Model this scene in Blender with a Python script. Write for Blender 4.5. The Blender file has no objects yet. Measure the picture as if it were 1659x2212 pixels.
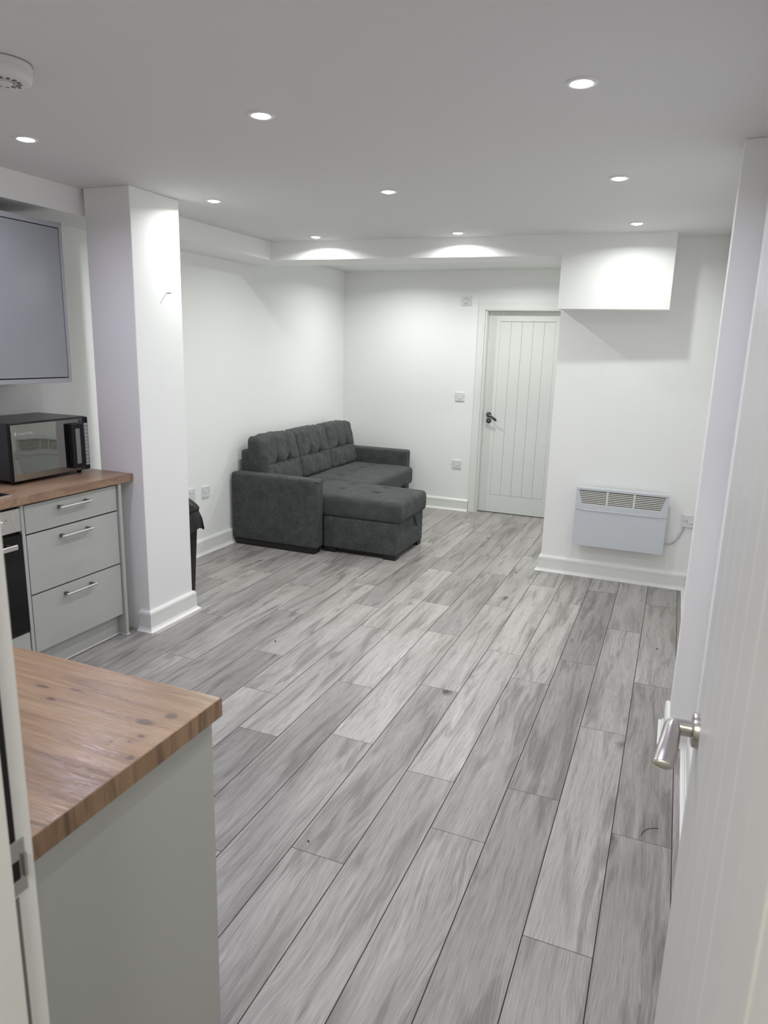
import bpy, bmesh, math, random
from mathutils import Matrix, Vector, Euler, noise
random.seed(7)
S = bpy.context.scene
COL = S.collection
PI = math.pi
R = math.radians

# ------------------------------------------------------------------ camera, world, exposure
F_PX = 1518.61
PITCH, ROLL, YAW, CAM_H = 0.228094, 0.0283441, -0.386601, 1.6018
cy, sy = math.cos(YAW), math.sin(YAW)
fw = Vector((sy*math.cos(PITCH), cy*math.cos(PITCH), -math.sin(PITCH)))
r0 = Vector((cy, -sy, 0)); u0 = r0.cross(fw)
rt = math.cos(ROLL)*r0 + math.sin(ROLL)*u0
up = -math.sin(ROLL)*r0 + math.cos(ROLL)*u0
cam = bpy.data.objects.new('camera', bpy.data.cameras.new('camera')); COL.objects.link(cam)
cam.matrix_world = Matrix(((rt.x, up.x, -fw.x, 0), (rt.y, up.y, -fw.y, 0), (rt.z, up.z, -fw.z, CAM_H), (0, 0, 0, 1)))
cam.data.sensor_fit = 'HORIZONTAL'; cam.data.sensor_width = 36
cam.data.lens = F_PX*36/1659
cam.data.clip_start = 0.02
cam.data.dof.use_dof = True; cam.data.dof.focus_distance = 3.6
cam.data.dof.aperture_fstop = cam.data.lens/3.6
S.camera = cam
W = bpy.data.worlds.new('world'); S.world = W; W.use_nodes = True
W.node_tree.nodes['Background'].inputs[0].default_value = (0.8, 0.85, 1, 1)
W.node_tree.nodes['Background'].inputs[1].default_value = 0.01
S.view_settings.view_transform = 'Standard'; S.view_settings.look = 'None'
S.view_settings.gamma = 1; S.view_settings.use_curve_mapping = False
S.view_settings.exposure = 0.0
S.cycles.use_denoising = True
S.cycles.max_bounces = 12; S.cycles.diffuse_bounces = 8
S.cycles.sample_clamp_indirect = 6
LIGHT_W = 6.1                                 # watts of each downlight
COOL, NEUTRAL, HALLC = (0.82, 0.81, 1.0), (0.95, 1.0, 0.97), (1.0, 0.98, 0.86)
SPREAD = R(158)

# ------------------------------------------------------------------ materials
def nt_mat(name):
    m = bpy.data.materials.new(name); m.use_nodes = True
    nt = m.node_tree; b = nt.nodes['Principled BSDF']
    return m, nt, b
def lin(c):
    return tuple(((v/255)/12.92 if v/255 <= .04045 else ((v/255+.055)/1.055)**2.4) for v in c)
def N(nt, t, **kw):
    n = nt.nodes.new(t)
    for k, v in kw.items():
        if k.startswith('i_'): n.inputs[int(k[2:])].default_value = v
        elif hasattr(n, k): setattr(n, k, v)
        else: n.inputs[k.replace('_', ' ')].default_value = v
    return n
def mat(name, col, rough=.5, metal=0, spec=.5, coat=0, bump=0, bscale=200, var=0, vscale=6):
    m, nt, b = nt_mat(name)
    b.inputs['Base Color'].default_value = (*col, 1)
    b.inputs['Roughness'].default_value = rough; b.inputs['Metallic'].default_value = metal
    b.inputs['Specular IOR Level'].default_value = spec; b.inputs['Coat Weight'].default_value = coat
    b.inputs['Coat Roughness'].default_value = .08
    tc = N(nt, 'ShaderNodeTexCoord')
    if bump:
        n = N(nt, 'ShaderNodeTexNoise', Scale=bscale, Detail=3.0); nt.links.new(tc.outputs['Object'], n.inputs['Vector'])
        bp = N(nt, 'ShaderNodeBump', Strength=bump, Distance=.002)
        nt.links.new(n.outputs[0], bp.inputs['Height']); nt.links.new(bp.outputs[0], b.inputs['Normal'])
    if var:
        n = N(nt, 'ShaderNodeTexNoise', Scale=vscale, Detail=4.0); nt.links.new(tc.outputs['Object'], n.inputs['Vector'])
        mx = N(nt, 'ShaderNodeMix', data_type='RGBA')
        mx.inputs[6].default_value = (*[c*(1-var) for c in col], 1); mx.inputs[7].default_value = (*[min(1, c*(1+var)) for c in col], 1)
        nt.links.new(n.outputs[0], mx.inputs[0]); nt.links.new(mx.outputs[2], b.inputs['Base Color'])
    return m
def emit(name, col, s):
    m, nt, b = nt_mat(name)
    b.inputs['Base Color'].default_value = (.8, .8, .8, 1)
    b.inputs['Emission Color'].default_value = (*col, 1); b.inputs['Emission Strength'].default_value = s
    return m

def ramp(nt, src, stops):
    r = N(nt, 'ShaderNodeValToRGB'); cr = r.color_ramp
    while len(cr.elements) < len(stops): cr.elements.new(.5)
    for e, (p, c) in zip(cr.elements, stops):
        e.position = p; e.color = (*c, 1) if len(c) == 3 else c
    nt.links.new(src, r.inputs[0]); return r
def math_(nt, op, a, b=None, c=None):
    n = N(nt, 'ShaderNodeMath', operation=op)
    for i, v in enumerate((a, b, c)):
        if v is None: continue
        if isinstance(v, (int, float)): n.inputs[i].default_value = v
        else: nt.links.new(v, n.inputs[i])
    return n.outputs[0]
def mixc(nt, fac, a, b, mode='MIX'):
    n = N(nt, 'ShaderNodeMix', data_type='RGBA', blend_type=mode)
    for i, v in ((0, fac), (6, a), (7, b)):
        if isinstance(v, (int, float)): n.inputs[i].default_value = v
        elif isinstance(v, tuple): n.inputs[i].default_value = (*v, 1)
        else: nt.links.new(v, n.inputs[i])
    return n.outputs[2]

def wood(name, base, light, dark, streak, axis, rough, per_object=True, knots=.5, scale=1.0, fine=.35, rings=.5, bump=.12, coat=0.0, spots=(), cathedral=.75, streaks=.8):
    """wood grain running along the given axis; every plank gets its own offset and tone"""
    m, nt, b = nt_mat(name)
    tc = N(nt, 'ShaderNodeTexCoord'); oi = N(nt, 'ShaderNodeObjectInfo')
    add = N(nt, 'ShaderNodeVectorMath', operation='ADD')
    nt.links.new(tc.outputs['Object'], add.inputs[0])
    if per_object:
        cmb = N(nt, 'ShaderNodeCombineXYZ')
        nt.links.new(math_(nt, 'MULTIPLY', oi.outputs['Random'], 37.0), cmb.inputs[0])
        nt.links.new(math_(nt, 'MULTIPLY', oi.outputs['Random'], 91.0), cmb.inputs[1])
        nt.links.new(cmb.outputs[0], add.inputs[1])
    def scaled(across, along):
        s = N(nt, 'ShaderNodeVectorMath', operation='MULTIPLY')
        v = [across*scale]*3; v[axis] = along*scale
        s.inputs[1].default_value = v
        nt.links.new(add.outputs[0], s.inputs[0]); return s.outputs[0]
    def noi(vec, detail=3.0, dist=0.0, sc=1.0):
        n = N(nt, 'ShaderNodeTexNoise', Scale=sc, Detail=detail, Distortion=dist)
        nt.links.new(vec, n.inputs['Vector']); return n.outputs[0]
    broad = noi(scaled(9, 1.3), 3, .6)
    tone = noi(scaled(19, 2.0), 4, .9)
    sep = N(nt, 'ShaderNodeSeparateXYZ'); nt.links.new(add.outputs[0], sep.inputs[0])
    across, along = sep.outputs[1 if axis == 0 else 0 if axis == 1 else 1], sep.outputs[axis]
    if axis != 1: across = math_(nt, 'ADD', across, math_(nt, 'MULTIPLY', sep.outputs[2 if axis == 0 else 0], .7))
    bend = math_(nt, 'ADD', math_(nt, 'MULTIPLY', noi(scaled(4.6, 1.25), 1, .2), cathedral), math_(nt, 'MULTIPLY', noi(scaled(22, 5), 2), .10))
    g = math_(nt, 'ADD', math_(nt, 'MULTIPLY', across, 6.0*scale), bend)          # grain contour: straight lines that swing into cathedrals
    def flow(k, m_, detail):
        v = N(nt, 'ShaderNodeCombineXYZ'); nt.links.new(math_(nt, 'MULTIPLY', g, k), v.inputs[0]); nt.links.new(math_(nt, 'MULTIPLY', along, m_*scale), v.inputs[1])
        n = N(nt, 'ShaderNodeTexNoise', Scale=1.0, Detail=detail); nt.links.new(v.outputs[0], n.inputs['Vector']); return n.outputs[0]
    lines = flow(34, .8, 3)
    fib = flow(90, 12, 3)
    fib2 = flow(19, 1.8, 5)
    fmask = ramp(nt, noi(scaled(7, 1.4), 2), [(.36, (.15, .15, .15)), (.62, (1, 1, 1))]).outputs[0]
    c = mixc(nt, ramp(nt, broad, [(.3, (0, 0, 0)), (.7, (1, 1, 1))]).outputs[0], base, light)
    st = ramp(nt, tone, [(.50, (0, 0, 0)), (.66, (1, 1, 1))]).outputs[0]
    c = mixc(nt, math_(nt, 'MULTIPLY', st, streaks), c, streak)
    wl = ramp(nt, lines, [(.56, (0, 0, 0)), (.66, (1, 1, 1))]).outputs[0]
    dl = ramp(nt, lines, [(.33, (1, 1, 1)), (.44, (0, 0, 0))]).outputs[0]
    c = mixc(nt, math_(nt, 'MULTIPLY', math_(nt, 'MULTIPLY', wl, fmask), rings), c, light)
    c = mixc(nt, math_(nt, 'MULTIPLY', math_(nt, 'MULTIPLY', dl, fmask), rings*.8), c, streak)
    f = ramp(nt, fib, [(.32, (.70, .70, .70)), (.56, (1.08, 1.08, 1.08))]).outputs[0]
    c = mixc(nt, fine, c, mixc(nt, 1.0, c, f, 'MULTIPLY'))
    f2 = ramp(nt, fib2, [(.34, (.80, .80, .80)), (.62, (1.08, 1.08, 1.08))]).outputs[0]
    c = mixc(nt, .7, c, mixc(nt, 1.0, c, f2, 'MULTIPLY'))
    # knots
    wv = N(nt, 'ShaderNodeVectorMath', operation='ADD'); nt.links.new(scaled(4.5, 1.9), wv.inputs[0])
    nn = N(nt, 'ShaderNodeTexNoise', Scale=3.0); nt.links.new(scaled(4.5, 1.9), nn.inputs['Vector'])
    sc_ = N(nt, 'ShaderNodeVectorMath', operation='SCALE'); nt.links.new(nn.outputs['Color'], sc_.inputs[0]); sc_.inputs['Scale'].default_value = .35
    nt.links.new(sc_.outputs[0], wv.inputs[1])
    vo = N(nt, 'ShaderNodeTexVoronoi', Scale=1.0); nt.links.new(wv.outputs[0], vo.inputs['Vector'])
    kn = ramp(nt, vo.outputs['Distance'], [(.03, (1, 1, 1)), (.13, (0, 0, 0))]).outputs[0]
    sel = ramp(nt, vo.outputs['Color'], [(.48, (0, 0, 0)), (.53, (1, 1, 1))]).outputs[0]
    c = mixc(nt, math_(nt, 'MULTIPLY', math_(nt, 'MULTIPLY', kn, sel), knots), c, dark)
    for sx, sy_, sr, sw in spots:                  # single knots at their own places on the board
        vs = N(nt, 'ShaderNodeVectorMath', operation='SUBTRACT'); nt.links.new(tc.outputs['Object'], vs.inputs[0]); vs.inputs[1].default_value = (sx, sy_, .04)
        vm = N(nt, 'ShaderNodeVectorMath', operation='MULTIPLY'); nt.links.new(vs.outputs[0], vm.inputs[0]); vm.inputs[1].default_value = (1/(sr*sw), 1/sr, 0)
        nw = N(nt, 'ShaderNodeTexNoise', Scale=60.0, Detail=2.0); nt.links.new(tc.outputs['Object'], nw.inputs['Vector'])
        ln = N(nt, 'ShaderNodeVectorMath', operation='LENGTH'); nt.links.new(vm.outputs[0], ln.inputs[0])
        q = math_(nt, 'ADD', ln.outputs['Value'], math_(nt, 'MULTIPLY_ADD', nw.outputs[0], .9, -.45))
        core = ramp(nt, q, [(.55, (1, 1, 1)), (1.0, (0, 0, 0))]).outputs[0]
        c = mixc(nt, math_(nt, 'MULTIPLY', core, .85), c, dark)
        ring = math_(nt, 'MULTIPLY_ADD', math_(nt, 'SINE', math_(nt, 'MULTIPLY', q, 8.0)), .5, .5)
        fall = ramp(nt, math_(nt, 'MULTIPLY', q, .33), [(.3, (1, 1, 1)), (1.0, (0, 0, 0))]).outputs[0]
        c = mixc(nt, math_(nt, 'MULTIPLY', math_(nt, 'MULTIPLY', ring, fall), .45), c, streak)
    if per_object:
        c = mixc(nt, 1.0, c, oi.outputs['Color'], 'MULTIPLY')
    nt.links.new(c, b.inputs['Base Color'])
    rr = math_(nt, 'MULTIPLY_ADD', fib2, .22, rough-.11)
    nt.links.new(rr, b.inputs['Roughness'])
    b.inputs['Coat Weight'].default_value = coat; b.inputs['Coat Roughness'].default_value = .2
    bp = N(nt, 'ShaderNodeBump', Strength=bump, Distance=.0012)
    nt.links.new(math_(nt, 'ADD', fib, math_(nt, 'MULTIPLY', fib2, .8)), bp.inputs['Height'])
    nt.links.new(bp.outputs[0], b.inputs['Normal'])
    if coat: nt.links.new(bp.outputs[0], b.inputs['Coat Normal'])
    return m

def fabric(name):
    m, nt, b = nt_mat(name)
    tc = N(nt, 'ShaderNodeTexCoord')
    n = N(nt, 'ShaderNodeTexNoise', Scale=380.0, Detail=2.0); nt.links.new(tc.outputs['Object'], n.inputs['Vector'])
    n2 = N(nt, 'ShaderNodeTexNoise', Scale=14.0, Detail=4.0); nt.links.new(tc.outputs['Object'], n2.inputs['Vector'])
    c = ramp(nt, n.outputs[0], [(.34, (.026, .029, .0295)), (.5, (.065, .070, .070)), (.66, (.135, .144, .141))]).outputs[0]
    c2 = ramp(nt, n2.outputs[0], [(.3, (.8, .8, .8)), (.7, (1.15, 1.15, 1.15))]).outputs[0]
    nt.links.new(mixc(nt, 1.0, c, c2, 'MULTIPLY'), b.inputs['Base Color'])
    b.inputs['Roughness'].default_value = .95; b.inputs['Specular IOR Level'].default_value = .15
    b.inputs['Sheen Weight'].default_value = .06; b.inputs['Sheen Roughness'].default_value = .5
    bp = N(nt, 'ShaderNodeBump', Strength=.35, Distance=.002)
    nt.links.new(n.outputs[0], bp.inputs['Height']); nt.links.new(bp.outputs[0], b.inputs['Normal'])
    return m

WHITE = mat('white_wall_paint', (.87, .87, .86), .55, spec=.3, bump=.05, bscale=90)
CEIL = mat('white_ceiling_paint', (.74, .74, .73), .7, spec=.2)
GLOSSW = mat('white_gloss_woodwork', (.79, .79, .765), .3, spec=.5)
DOORW = mat('white_door_paint', (.74, .75, .73), .38, spec=.5)
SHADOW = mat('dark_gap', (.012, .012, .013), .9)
SUB = mat('subfloor_underlay', (.03, .029, .028), .9)
CAB = mat('light_grey_cabinet_finish', (.46, .47, .435), .38, spec=.5, bump=.02, bscale=300)
CABG = mat('pale_grey_gloss_door', (.27, .285, .295), .14, spec=.5)
STEEL = mat('brushed_steel', (.62, .61, .59), .28, 1, bump=.03, bscale=500)
SATIN = mat('satin_nickel', (.50, .48, .45), .30, 1)
DKCHROME = mat('dark_chrome', (.16, .16, .155), .14, 1)
BLACKG = mat('black_glass', (.005, .005, .006), .08, spec=.3)
BLACKP = mat('black_plastic', (.006, .006, .0065), .38, spec=.3)
MWTOP = mat('black_painted_steel', (.022, .022, .023), .33, bump=.05, bscale=400)
FOOT = mat('black_sofa_foot', (.008, .008, .008), .5)
PLASTIC = mat('white_moulded_plastic', (.73, .73, .735), .3, spec=.5)
ALARM = mat('off_white_alarm_plastic', (.72, .71, .70), .4)
HEATP = mat('white_heater_enamel', (.60, .62, .66), .35, spec=.5)
HEATB = mat('white_heater_grille', (.74, .73, .69), .35, spec=.5)
CABLE = mat('grey_white_cable', (.48, .49, .49), .45)
SEAL = mat('white_sealant', (.8, .8, .78), .4)
GREYTXT = mat('pale_grey_print', (.55, .55, .53), .5)
DKTXT = mat('dark_grey_print', (.12, .12, .12), .6)
HAIR = mat('dark_hair', (.03, .025, .022), .6)
LINER = mat('black_bin_liner', (.006, .006, .0065), .26, spec=.35, bump=.6, bscale=22)
FAB = fabric('charcoal_woven_fabric')
HALLW = mat('hall_paint', (.72, .71, .66), .6)
mm, nt, b = nt_mat('mirrored_oven_glass')
b.inputs['Base Color'].default_value = (.29, .29, .265, 1); b.inputs['Metallic'].default_value = 1; b.inputs['Roughness'].default_value = .015
tc = N(nt, 'ShaderNodeTexCoord'); nz = N(nt, 'ShaderNodeTexNoise', Scale=5.0, Detail=0.0)
nt.links.new(tc.outputs['Object'], nz.inputs['Vector']); bp = N(nt, 'ShaderNodeBump', Strength=.10, Distance=.02)
nt.links.new(nz.outputs[0], bp.inputs['Height']); nt.links.new(bp.outputs[0], b.inputs['Normal'])
MIRROR = mm
PLANK = wood('grey_oak_laminate', lin((150, 145, 142)), lin((178, 174, 171)), lin((58, 50, 47)), lin((107, 100, 97)), 1, .34, True, .95, 1.0, .85, .55, .12, streaks=.62)
GROOVE = mat('plank_bevel', lin((78, 74, 72)), .6)
SPOTS = [(x+1.7, y-.8, r, w) for x, y, r, w in ((-.829, .983, .011, 1.25), (-.832, .903, .0055, 1.6), (-.838, .880, .004, 1.3), (-.867, .866, .004, 1.3), (-1.146, .968, .005, 4.0), (-1.066, .985, .004, 5.0), (-1.086, .936, .006, 2.2), (-.800, .84, .008, 1.0), (-.86, .945, .010, 2.2))]
WORK_X = wood('oak_worktop_grain_across', lin((164, 131, 96)), lin((184, 152, 116)), lin((80, 56, 40)), lin((122, 92, 66)), 0, .30, False, .6, .8, .55, .45, .6, coat=.5, spots=SPOTS, cathedral=.55, streaks=.6)
WORK_Y = wood('oak_worktop_grain_along', lin((146, 117, 94)), lin((164, 135, 112)), lin((76, 55, 42)), lin((108, 83, 64)), 1, .34, False, .6, 1.0, .8, .4, .3, cathedral=.5, streaks=.6)
EDGE_Z = wood('oak_edging_upright_grain', lin((142, 112, 82)), lin((164, 134, 102)), lin((80, 58, 42)), lin((98, 72, 50)), 2, .42, False, .3, 2.2, .7, .2, .1)

# ------------------------------------------------------------------ mesh helpers
MW = {}                                          # world matrix of each parent
def empty(name, loc, rz=0, label=None, cat=None, group=None, kind=None):
    o = bpy.data.objects.new(name, None); COL.objects.link(o)
    o.location = loc; o.rotation_euler = (0, 0, rz); o.empty_display_size = .1
    MW[o] = Matrix.Translation(loc) @ Matrix.Rotation(rz, 4, 'Z')
    tag(o, label, cat, group, kind); return o
def tag(o, label=None, cat=None, group=None, kind=None):
    if label: o['label'] = label
    if cat: o['category'] = cat
    if group: o['group'] = group
    if kind: o['kind'] = kind
    return o
def obj(name, bm, m, parent=None, local=False, smooth=False, label=None, cat=None, group=None, kind=None, angle=40):
    """one mesh object; vertices in world space unless local"""
    if parent is not None and not local:
        bm.transform(MW[parent].inverted())
    me = bpy.data.meshes.new(name)
    bmesh.ops.recalc_face_normals(bm, faces=bm.faces[:])
    bm.to_mesh(me); bm.free()
    for x in (m if isinstance(m, (list, tuple)) else [m]): me.materials.append(x)
    if smooth:
        me.polygons.foreach_set('use_smooth', [True]*len(me.polygons))
        me.set_sharp_from_angle(angle=R(angle))
    o = bpy.data.objects.new(name, me); COL.objects.link(o)
    if parent is not None:
        o.parent = parent; MW[o] = MW[parent]
    else: MW[o] = Matrix.Identity(4)
    tag(o, label, cat, group, kind); return o
def B(): return bmesh.new()
def box(bm, x0, x1, y0, y1, z0, z1, bev=0, seg=2, mi=0):
    vs = [bm.verts.new(c) for c in ((x0,y0,z0),(x1,y0,z0),(x1,y1,z0),(x0,y1,z0),(x0,y0,z1),(x1,y0,z1),(x1,y1,z1),(x0,y1,z1))]
    fs = [bm.faces.new([vs[i] for i in f]) for f in ((3,2,1,0),(4,5,6,7),(0,1,5,4),(1,2,6,5),(2,3,7,6),(3,0,4,7))]
    for f in fs: f.material_index = mi
    if bev:
        es = list({e for f in fs for e in f.edges})
        bmesh.ops.bevel(bm, geom=es, offset=bev, segments=seg, profile=.5, affect='EDGES', clamp_overlap=True)
    return bm
def bx(x0, x1, y0, y1, z0, z1, bev=0, seg=2): return box(B(), x0, x1, y0, y1, z0, z1, bev, seg)
def lathe(bm, prof, origin=(0,0,0), axis='z', n=32, closed=False):
    """profile of (radius, height) turned about an axis"""
    o = Vector(origin)
    def P(r, h, a):
        c, s = r*math.cos(a), r*math.sin(a)
        return o + (Vector((c, s, h)) if axis == 'z' else Vector((h, c, s)) if axis == 'x' else Vector((c, h, s)))
    rings = []
    for r, h in prof:
        rings.append([bm.verts.new(P(0, h, 0))] if r < 1e-6 else [bm.verts.new(P(r, h, 2*PI*i/n)) for i in range(n)])
    for a, c in zip(rings, rings[1:]):
        for i in range(n):
            j = (i+1) % n
            if len(a) == 1 and len(c) == 1: continue
            if len(a) == 1: bm.faces.new((a[0], c[i], c[j]))
            elif len(c) == 1: bm.faces.new((a[i], a[j], c[0]))
            else: bm.faces.new((a[i], a[j], c[j], c[i]))
    return bm
def tube(bm, pts, rad, n=10, squash=None):
    """swept tube through points; rad a number or list; squash=(a,b) scales the cross-section axes"""
    pts = [Vector(p) for p in pts]; rads = rad if isinstance(rad, list) else [rad]*len(pts)
    ref = Vector((0, 0, 1)); rings = []
    for i, p in enumerate(pts):
        t = (pts[min(i+1, len(pts)-1)]-pts[max(i-1, 0)]).normalized()
        a = ref - t*ref.dot(t)
        if a.length < .1: a = Vector((1, 0, 0)) - t*t.x
        a.normalize(); c = t.cross(a)
        sa, sb = (squash[i] if isinstance(squash, list) else squash) if squash else (1, 1)
        rings.append([bm.verts.new(p + a*math.cos(2*PI*k/n)*rads[i]*sa + c*math.sin(2*PI*k/n)*rads[i]*sb) for k in range(n)])
    for a, c in zip(rings, rings[1:]):
        for k in range(n): bm.faces.new((a[k], a[(k+1) % n], c[(k+1) % n], c[k]))
    bm.faces.new(rings[0][::-1]); bm.faces.new(rings[-1]); return bm
def curve_pts(ps, n=8):
    """Catmull-Rom through points"""
    ps = [Vector(p) for p in ps]; out = []
    q = [ps[0]*2-ps[1]] + ps + [ps[-1]*2-ps[-2]]
    for i in range(1, len(q)-2):
        for k in range(n):
            t = k/n
            out.append(.5*((2*q[i]) + (q[i+1]-q[i-1])*t + (2*q[i-1]-5*q[i]+4*q[i+1]-q[i+2])*t*t + (3*q[i]-q[i-1]-3*q[i+1]+q[i+2])*t**3))
    return out + [ps[-1]]
def rbox(c, h, r, n, fn=None):
    """rounded box (centre, half sizes, radius, divisions per axis) with an optional displacement fn(p_local)->p_local"""
    bm = B(); c = Vector(c); seen = {}
    def V(p):
        k = tuple(round(x, 6) for x in p)
        if k in seen: return seen[k]
        q = Vector([max(-(h[i]-r), min(h[i]-r, p[i])) for i in range(3)]); d = Vector(p)-q
        w = q + d.normalized()*r if d.length > 1e-9 else Vector(p)
        if fn: w = fn(w)
        seen[k] = bm.verts.new(w+c); return seen[k]
    def sp(i):                                    # denser towards the edges
        m = n[i]; hh = h[i]
        e = [-hh, -hh+r*.3, -hh+r*.65] + [-hh+r + (2*hh-2*r)*k/m for k in range(m+1)] + [hh-r*.65, hh-r*.3, hh]
        return e
    sps = [sp(0), sp(1), sp(2)]
    for ax in range(3):
        u, v = (ax+1) % 3, (ax+2) % 3
        for s in (-1, 1):
            for i in range(len(sps[u])-1):
                for j in range(len(sps[v])-1):
                    qd = []
                    for a, bb in ((i, j), (i+1, j), (i+1, j+1), (i, j+1)):
                        p = [0]*3; p[ax] = s*h[ax]; p[u] = sps[u][a]; p[v] = sps[v][bb]; qd.append(V(p))
                    if len(set(qd)) == 4: bm.faces.new(qd if s > 0 else qd[::-1])
    return bm
def prism(bm, poly, axis, a, c):
    """polygon of 2-D points extruded along an axis from a to c; poly order (other axes in xyz order)"""
    def P(p, t):
        l = list(p); l.insert(axis, t); return l
    A = [bm.verts.new(P(p, a)) for p in poly]; C_ = [bm.verts.new(P(p, c)) for p in poly]
    bm.faces.new(A[::-1]); bm.faces.new(C_)
    for i in range(len(poly)):
        j = (i+1) % len(poly); bm.faces.new((A[i], A[j], C_[j], C_[i]))
    return bm
def copy_tree(o, parent=None):
    c = o.copy(); COL.objects.link(c); c.parent = parent
    for ch in list(o.children): copy_tree(ch, c)
    return c

# ------------------------------------------------------------------ room shell
ZC, XL, XR, YN, YH, YF = 2.356, -3.297, .212, .50, 5.19, 6.845
def struct(name, bm, m=WHITE, **k): return obj(name, bm, m, kind='structure', **k)
struct('ceiling', bx(-3.5, .5, .34, 7.3, ZC, ZC+.1), CEIL)
struct('wall_left', bx(XL-.15, XL, .34, 7.3, -.05, ZC))
bm = B(); box(bm, XL-.1, -1.785, YF, YF+.12, -.05, ZC); box(bm, -1.785, -1.0, YF, YF+.12, 2.0, ZC); box(bm, -1.0, -.80, YF, YF+.12, -.05, ZC)
struct('wall_far', bm)
struct('wall_back', bx(-.82, .5, YH, 7.3, -.05, ZC))
struct('wall_right', bx(XR, XR+.15, .34, YH+.05, -.05, ZC))
bm = B(); box(bm, XL-.1, -.672, .36, YN, -.05, ZC); box(bm, -.672, .12, .36, YN, 2.02, ZC); box(bm, .12, XR+.05, .36, YN, -.05, ZC)
struct('wall_near', bm)
struct('light_leak_panel', bx(-2.2, -.6, 7.15, 7.25, -.05, ZC), SHADOW)  # unseen dark panel added behind the far door to stop light leaking
PX0, PX1, PY0, PY1 = -2.916, -2.622, 2.972, 3.352
pil = struct('pillar', bx(PX0, PX1, PY0, PY1, -.03, ZC, .003, 1))
# pencil-thin scratch on the pillar
bm = B()
tube(bm, [(PX1+.0004, 3.170, 1.807), (PX1+.0004, 3.226, 1.865)], .0011, 6); tube(bm, [(PX1+.0004, 3.226, 1.865), (PX1+.0004, 3.262, 1.867)], .0016, 6)
obj('scratch', bm, DKTXT, pil, label='thin dark scratch')
struct('pier', bx(.12, XR+.03, 2.972, 3.12, -.03, ZC, .003, 1))
SZ = 2.227
struct('soffit', bx(XL-.02, -2.945, .36, 5.19, SZ, ZC+.02, .002, 1))
def yb(x): return 4.828+.043*(x+2.945)              # the beam runs slightly out of square
struct('beam', prism(B(), [(-2.945, yb(-2.945)), (-.80, yb(-.80)), (-.80, 5.19), (-2.945, 5.19)], 2, SZ, ZC+.02))
struct('bulkhead', prism(B(), [(-.80, yb(-.80)), (-.109, yb(-.109)), (-.109, YH+.02), (-.80, YH+.02)], 2, 1.892, ZC+.02))
# the hall the photograph is taken from
struct('hall_floor', bx(-1.3, .8, -1.7, .34, -.05, 0), mat('hall_carpet', (.25, .24, .22), .9))
bm = B(); box(bm, -1.4, -1.3, -1.7, .36, -.05, ZC); box(bm, .8, .9, -1.7, .36, -.05, ZC); box(bm, -1.4, .9, -1.8, -1.7, -.05, ZC)
struct('hall_wall', bm, HALLW)
struct('hall_ceiling', bx(-1.4, .9, -1.8, .36, ZC, ZC+.1), HALLW)

# ------------------------------------------------------------------ floor planks
flo = struct('floor', bx(XL-.05, XR+.05, .34, 7.2, -.05, -.009), SUB)
PW, PX = .193, .15062
JOINTS = {-18: [3.2], -17: [4.6], -16: [3.902], -15: [4.19], -14: [3.33], -13: [2.772, 4.049], -12: [3.578], -11: [3.008, 4.274],
          -10: [2.629, 3.897, 5.124], -9: [2.308, 3.576, 4.823, 6.056], -8: [2.879, 4.130, 5.355, 6.60], -7: [2.425, 3.677, 4.917, 6.12],
          -6: [1.748, 3.018, 4.258], -5: [2.313, 3.570, 4.804], -4: [2.032, 3.288, 4.528], -3: [2.369, 3.617, 4.870],
          -2: [1.704, 2.952, 4.20], -1: [2.265, 3.508, 4.749], 0: [2.93, 4.18]}
TONE = {(-3, 2.369): .86, (-3, 3.617): .84, (-2, 1.704): 1.02, (-2, 2.952): 1.0, (-4, 2.032): .92, (-5, 2.313): 1.10, (-5, 3.570): 1.10, (-4, 3.288): 1.09,
        (-6, 1.748): .92, (-6, 3.018): 1.08, (-7, 2.425): 1.13, (-8, 2.879): 1.13, (-8, 4.130): .93, (-7, 3.677): .92, (-9, 2.308): 1.05, (-10, 2.629): 1.08,
        (-11, 3.008): 1.07, (-11, 1.765): .88, (-13, 2.772): 1.02, (-12, 2.335): .90, (-14, 2.087): .88, (-1, 2.265): .90, (-1, 3.508): .97, (-9, 1.065): .84,
        (-6, 4.258): 1.05, (-5, 1.07): .98, (-4, .789): .97, (-3, 1.126): .88, (-2, .461): .90, (-1, 1.022): .88, (-8, 1.636): .92, (-7, 1.182): .95, (-9, 3.576): 1.08,
        (-10, 3.897): .93, (-7, 4.917): 1.04, (-8, 5.355): .9, (-6, .505): .97, (0, 2.93): .85, (0, 4.18): .85, (-3, 4.87): .97, (-2, 4.2): .95, (-4, 4.528): .95, (-1, 4.749): .9}
def plank(x0, x1, y0, y1, tone):
    g, e = .0004, .0013
    x0 += g; x1 -= g; y0 += g*.6; y1 -= g*.6
    cx, cyy = (x0+x1)/2, (y0+y1)/2
    bm = B()
    lo = [bm.verts.new((x-cx, y-cyy, -.008)) for x, y in ((x0, y0), (x1, y0), (x1, y1), (x0, y1))]
    md = [bm.verts.new((x-cx, y-cyy, -e)) for x, y in ((x0, y0), (x1, y0), (x1, y1), (x0, y1))]
    tp = [bm.verts.new((x-cx, y-cyy, 0)) for x, y in ((x0+e, y0+e*.6), (x1-e, y0+e*.6), (x1-e, y1-e*.6), (x0+e, y1-e*.6))]
    bm.faces.new(tp)
    for a, c in ((lo, md), (md, tp)):
        for i in range(4):
            f = bm.faces.new((a[i], a[(i+1) % 4], c[(i+1) % 4], c[i])); f.material_index = 1
    bm.faces.new(lo[::-1])
    o = obj('plank', bm, [PLANK, GROOVE], flo, local=True)
    o.location = (cx, cyy, 0); tone = 1+(tone-1)*1.7; o.color = (tone*1.0, tone*.990, tone*.985, 1)
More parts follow.
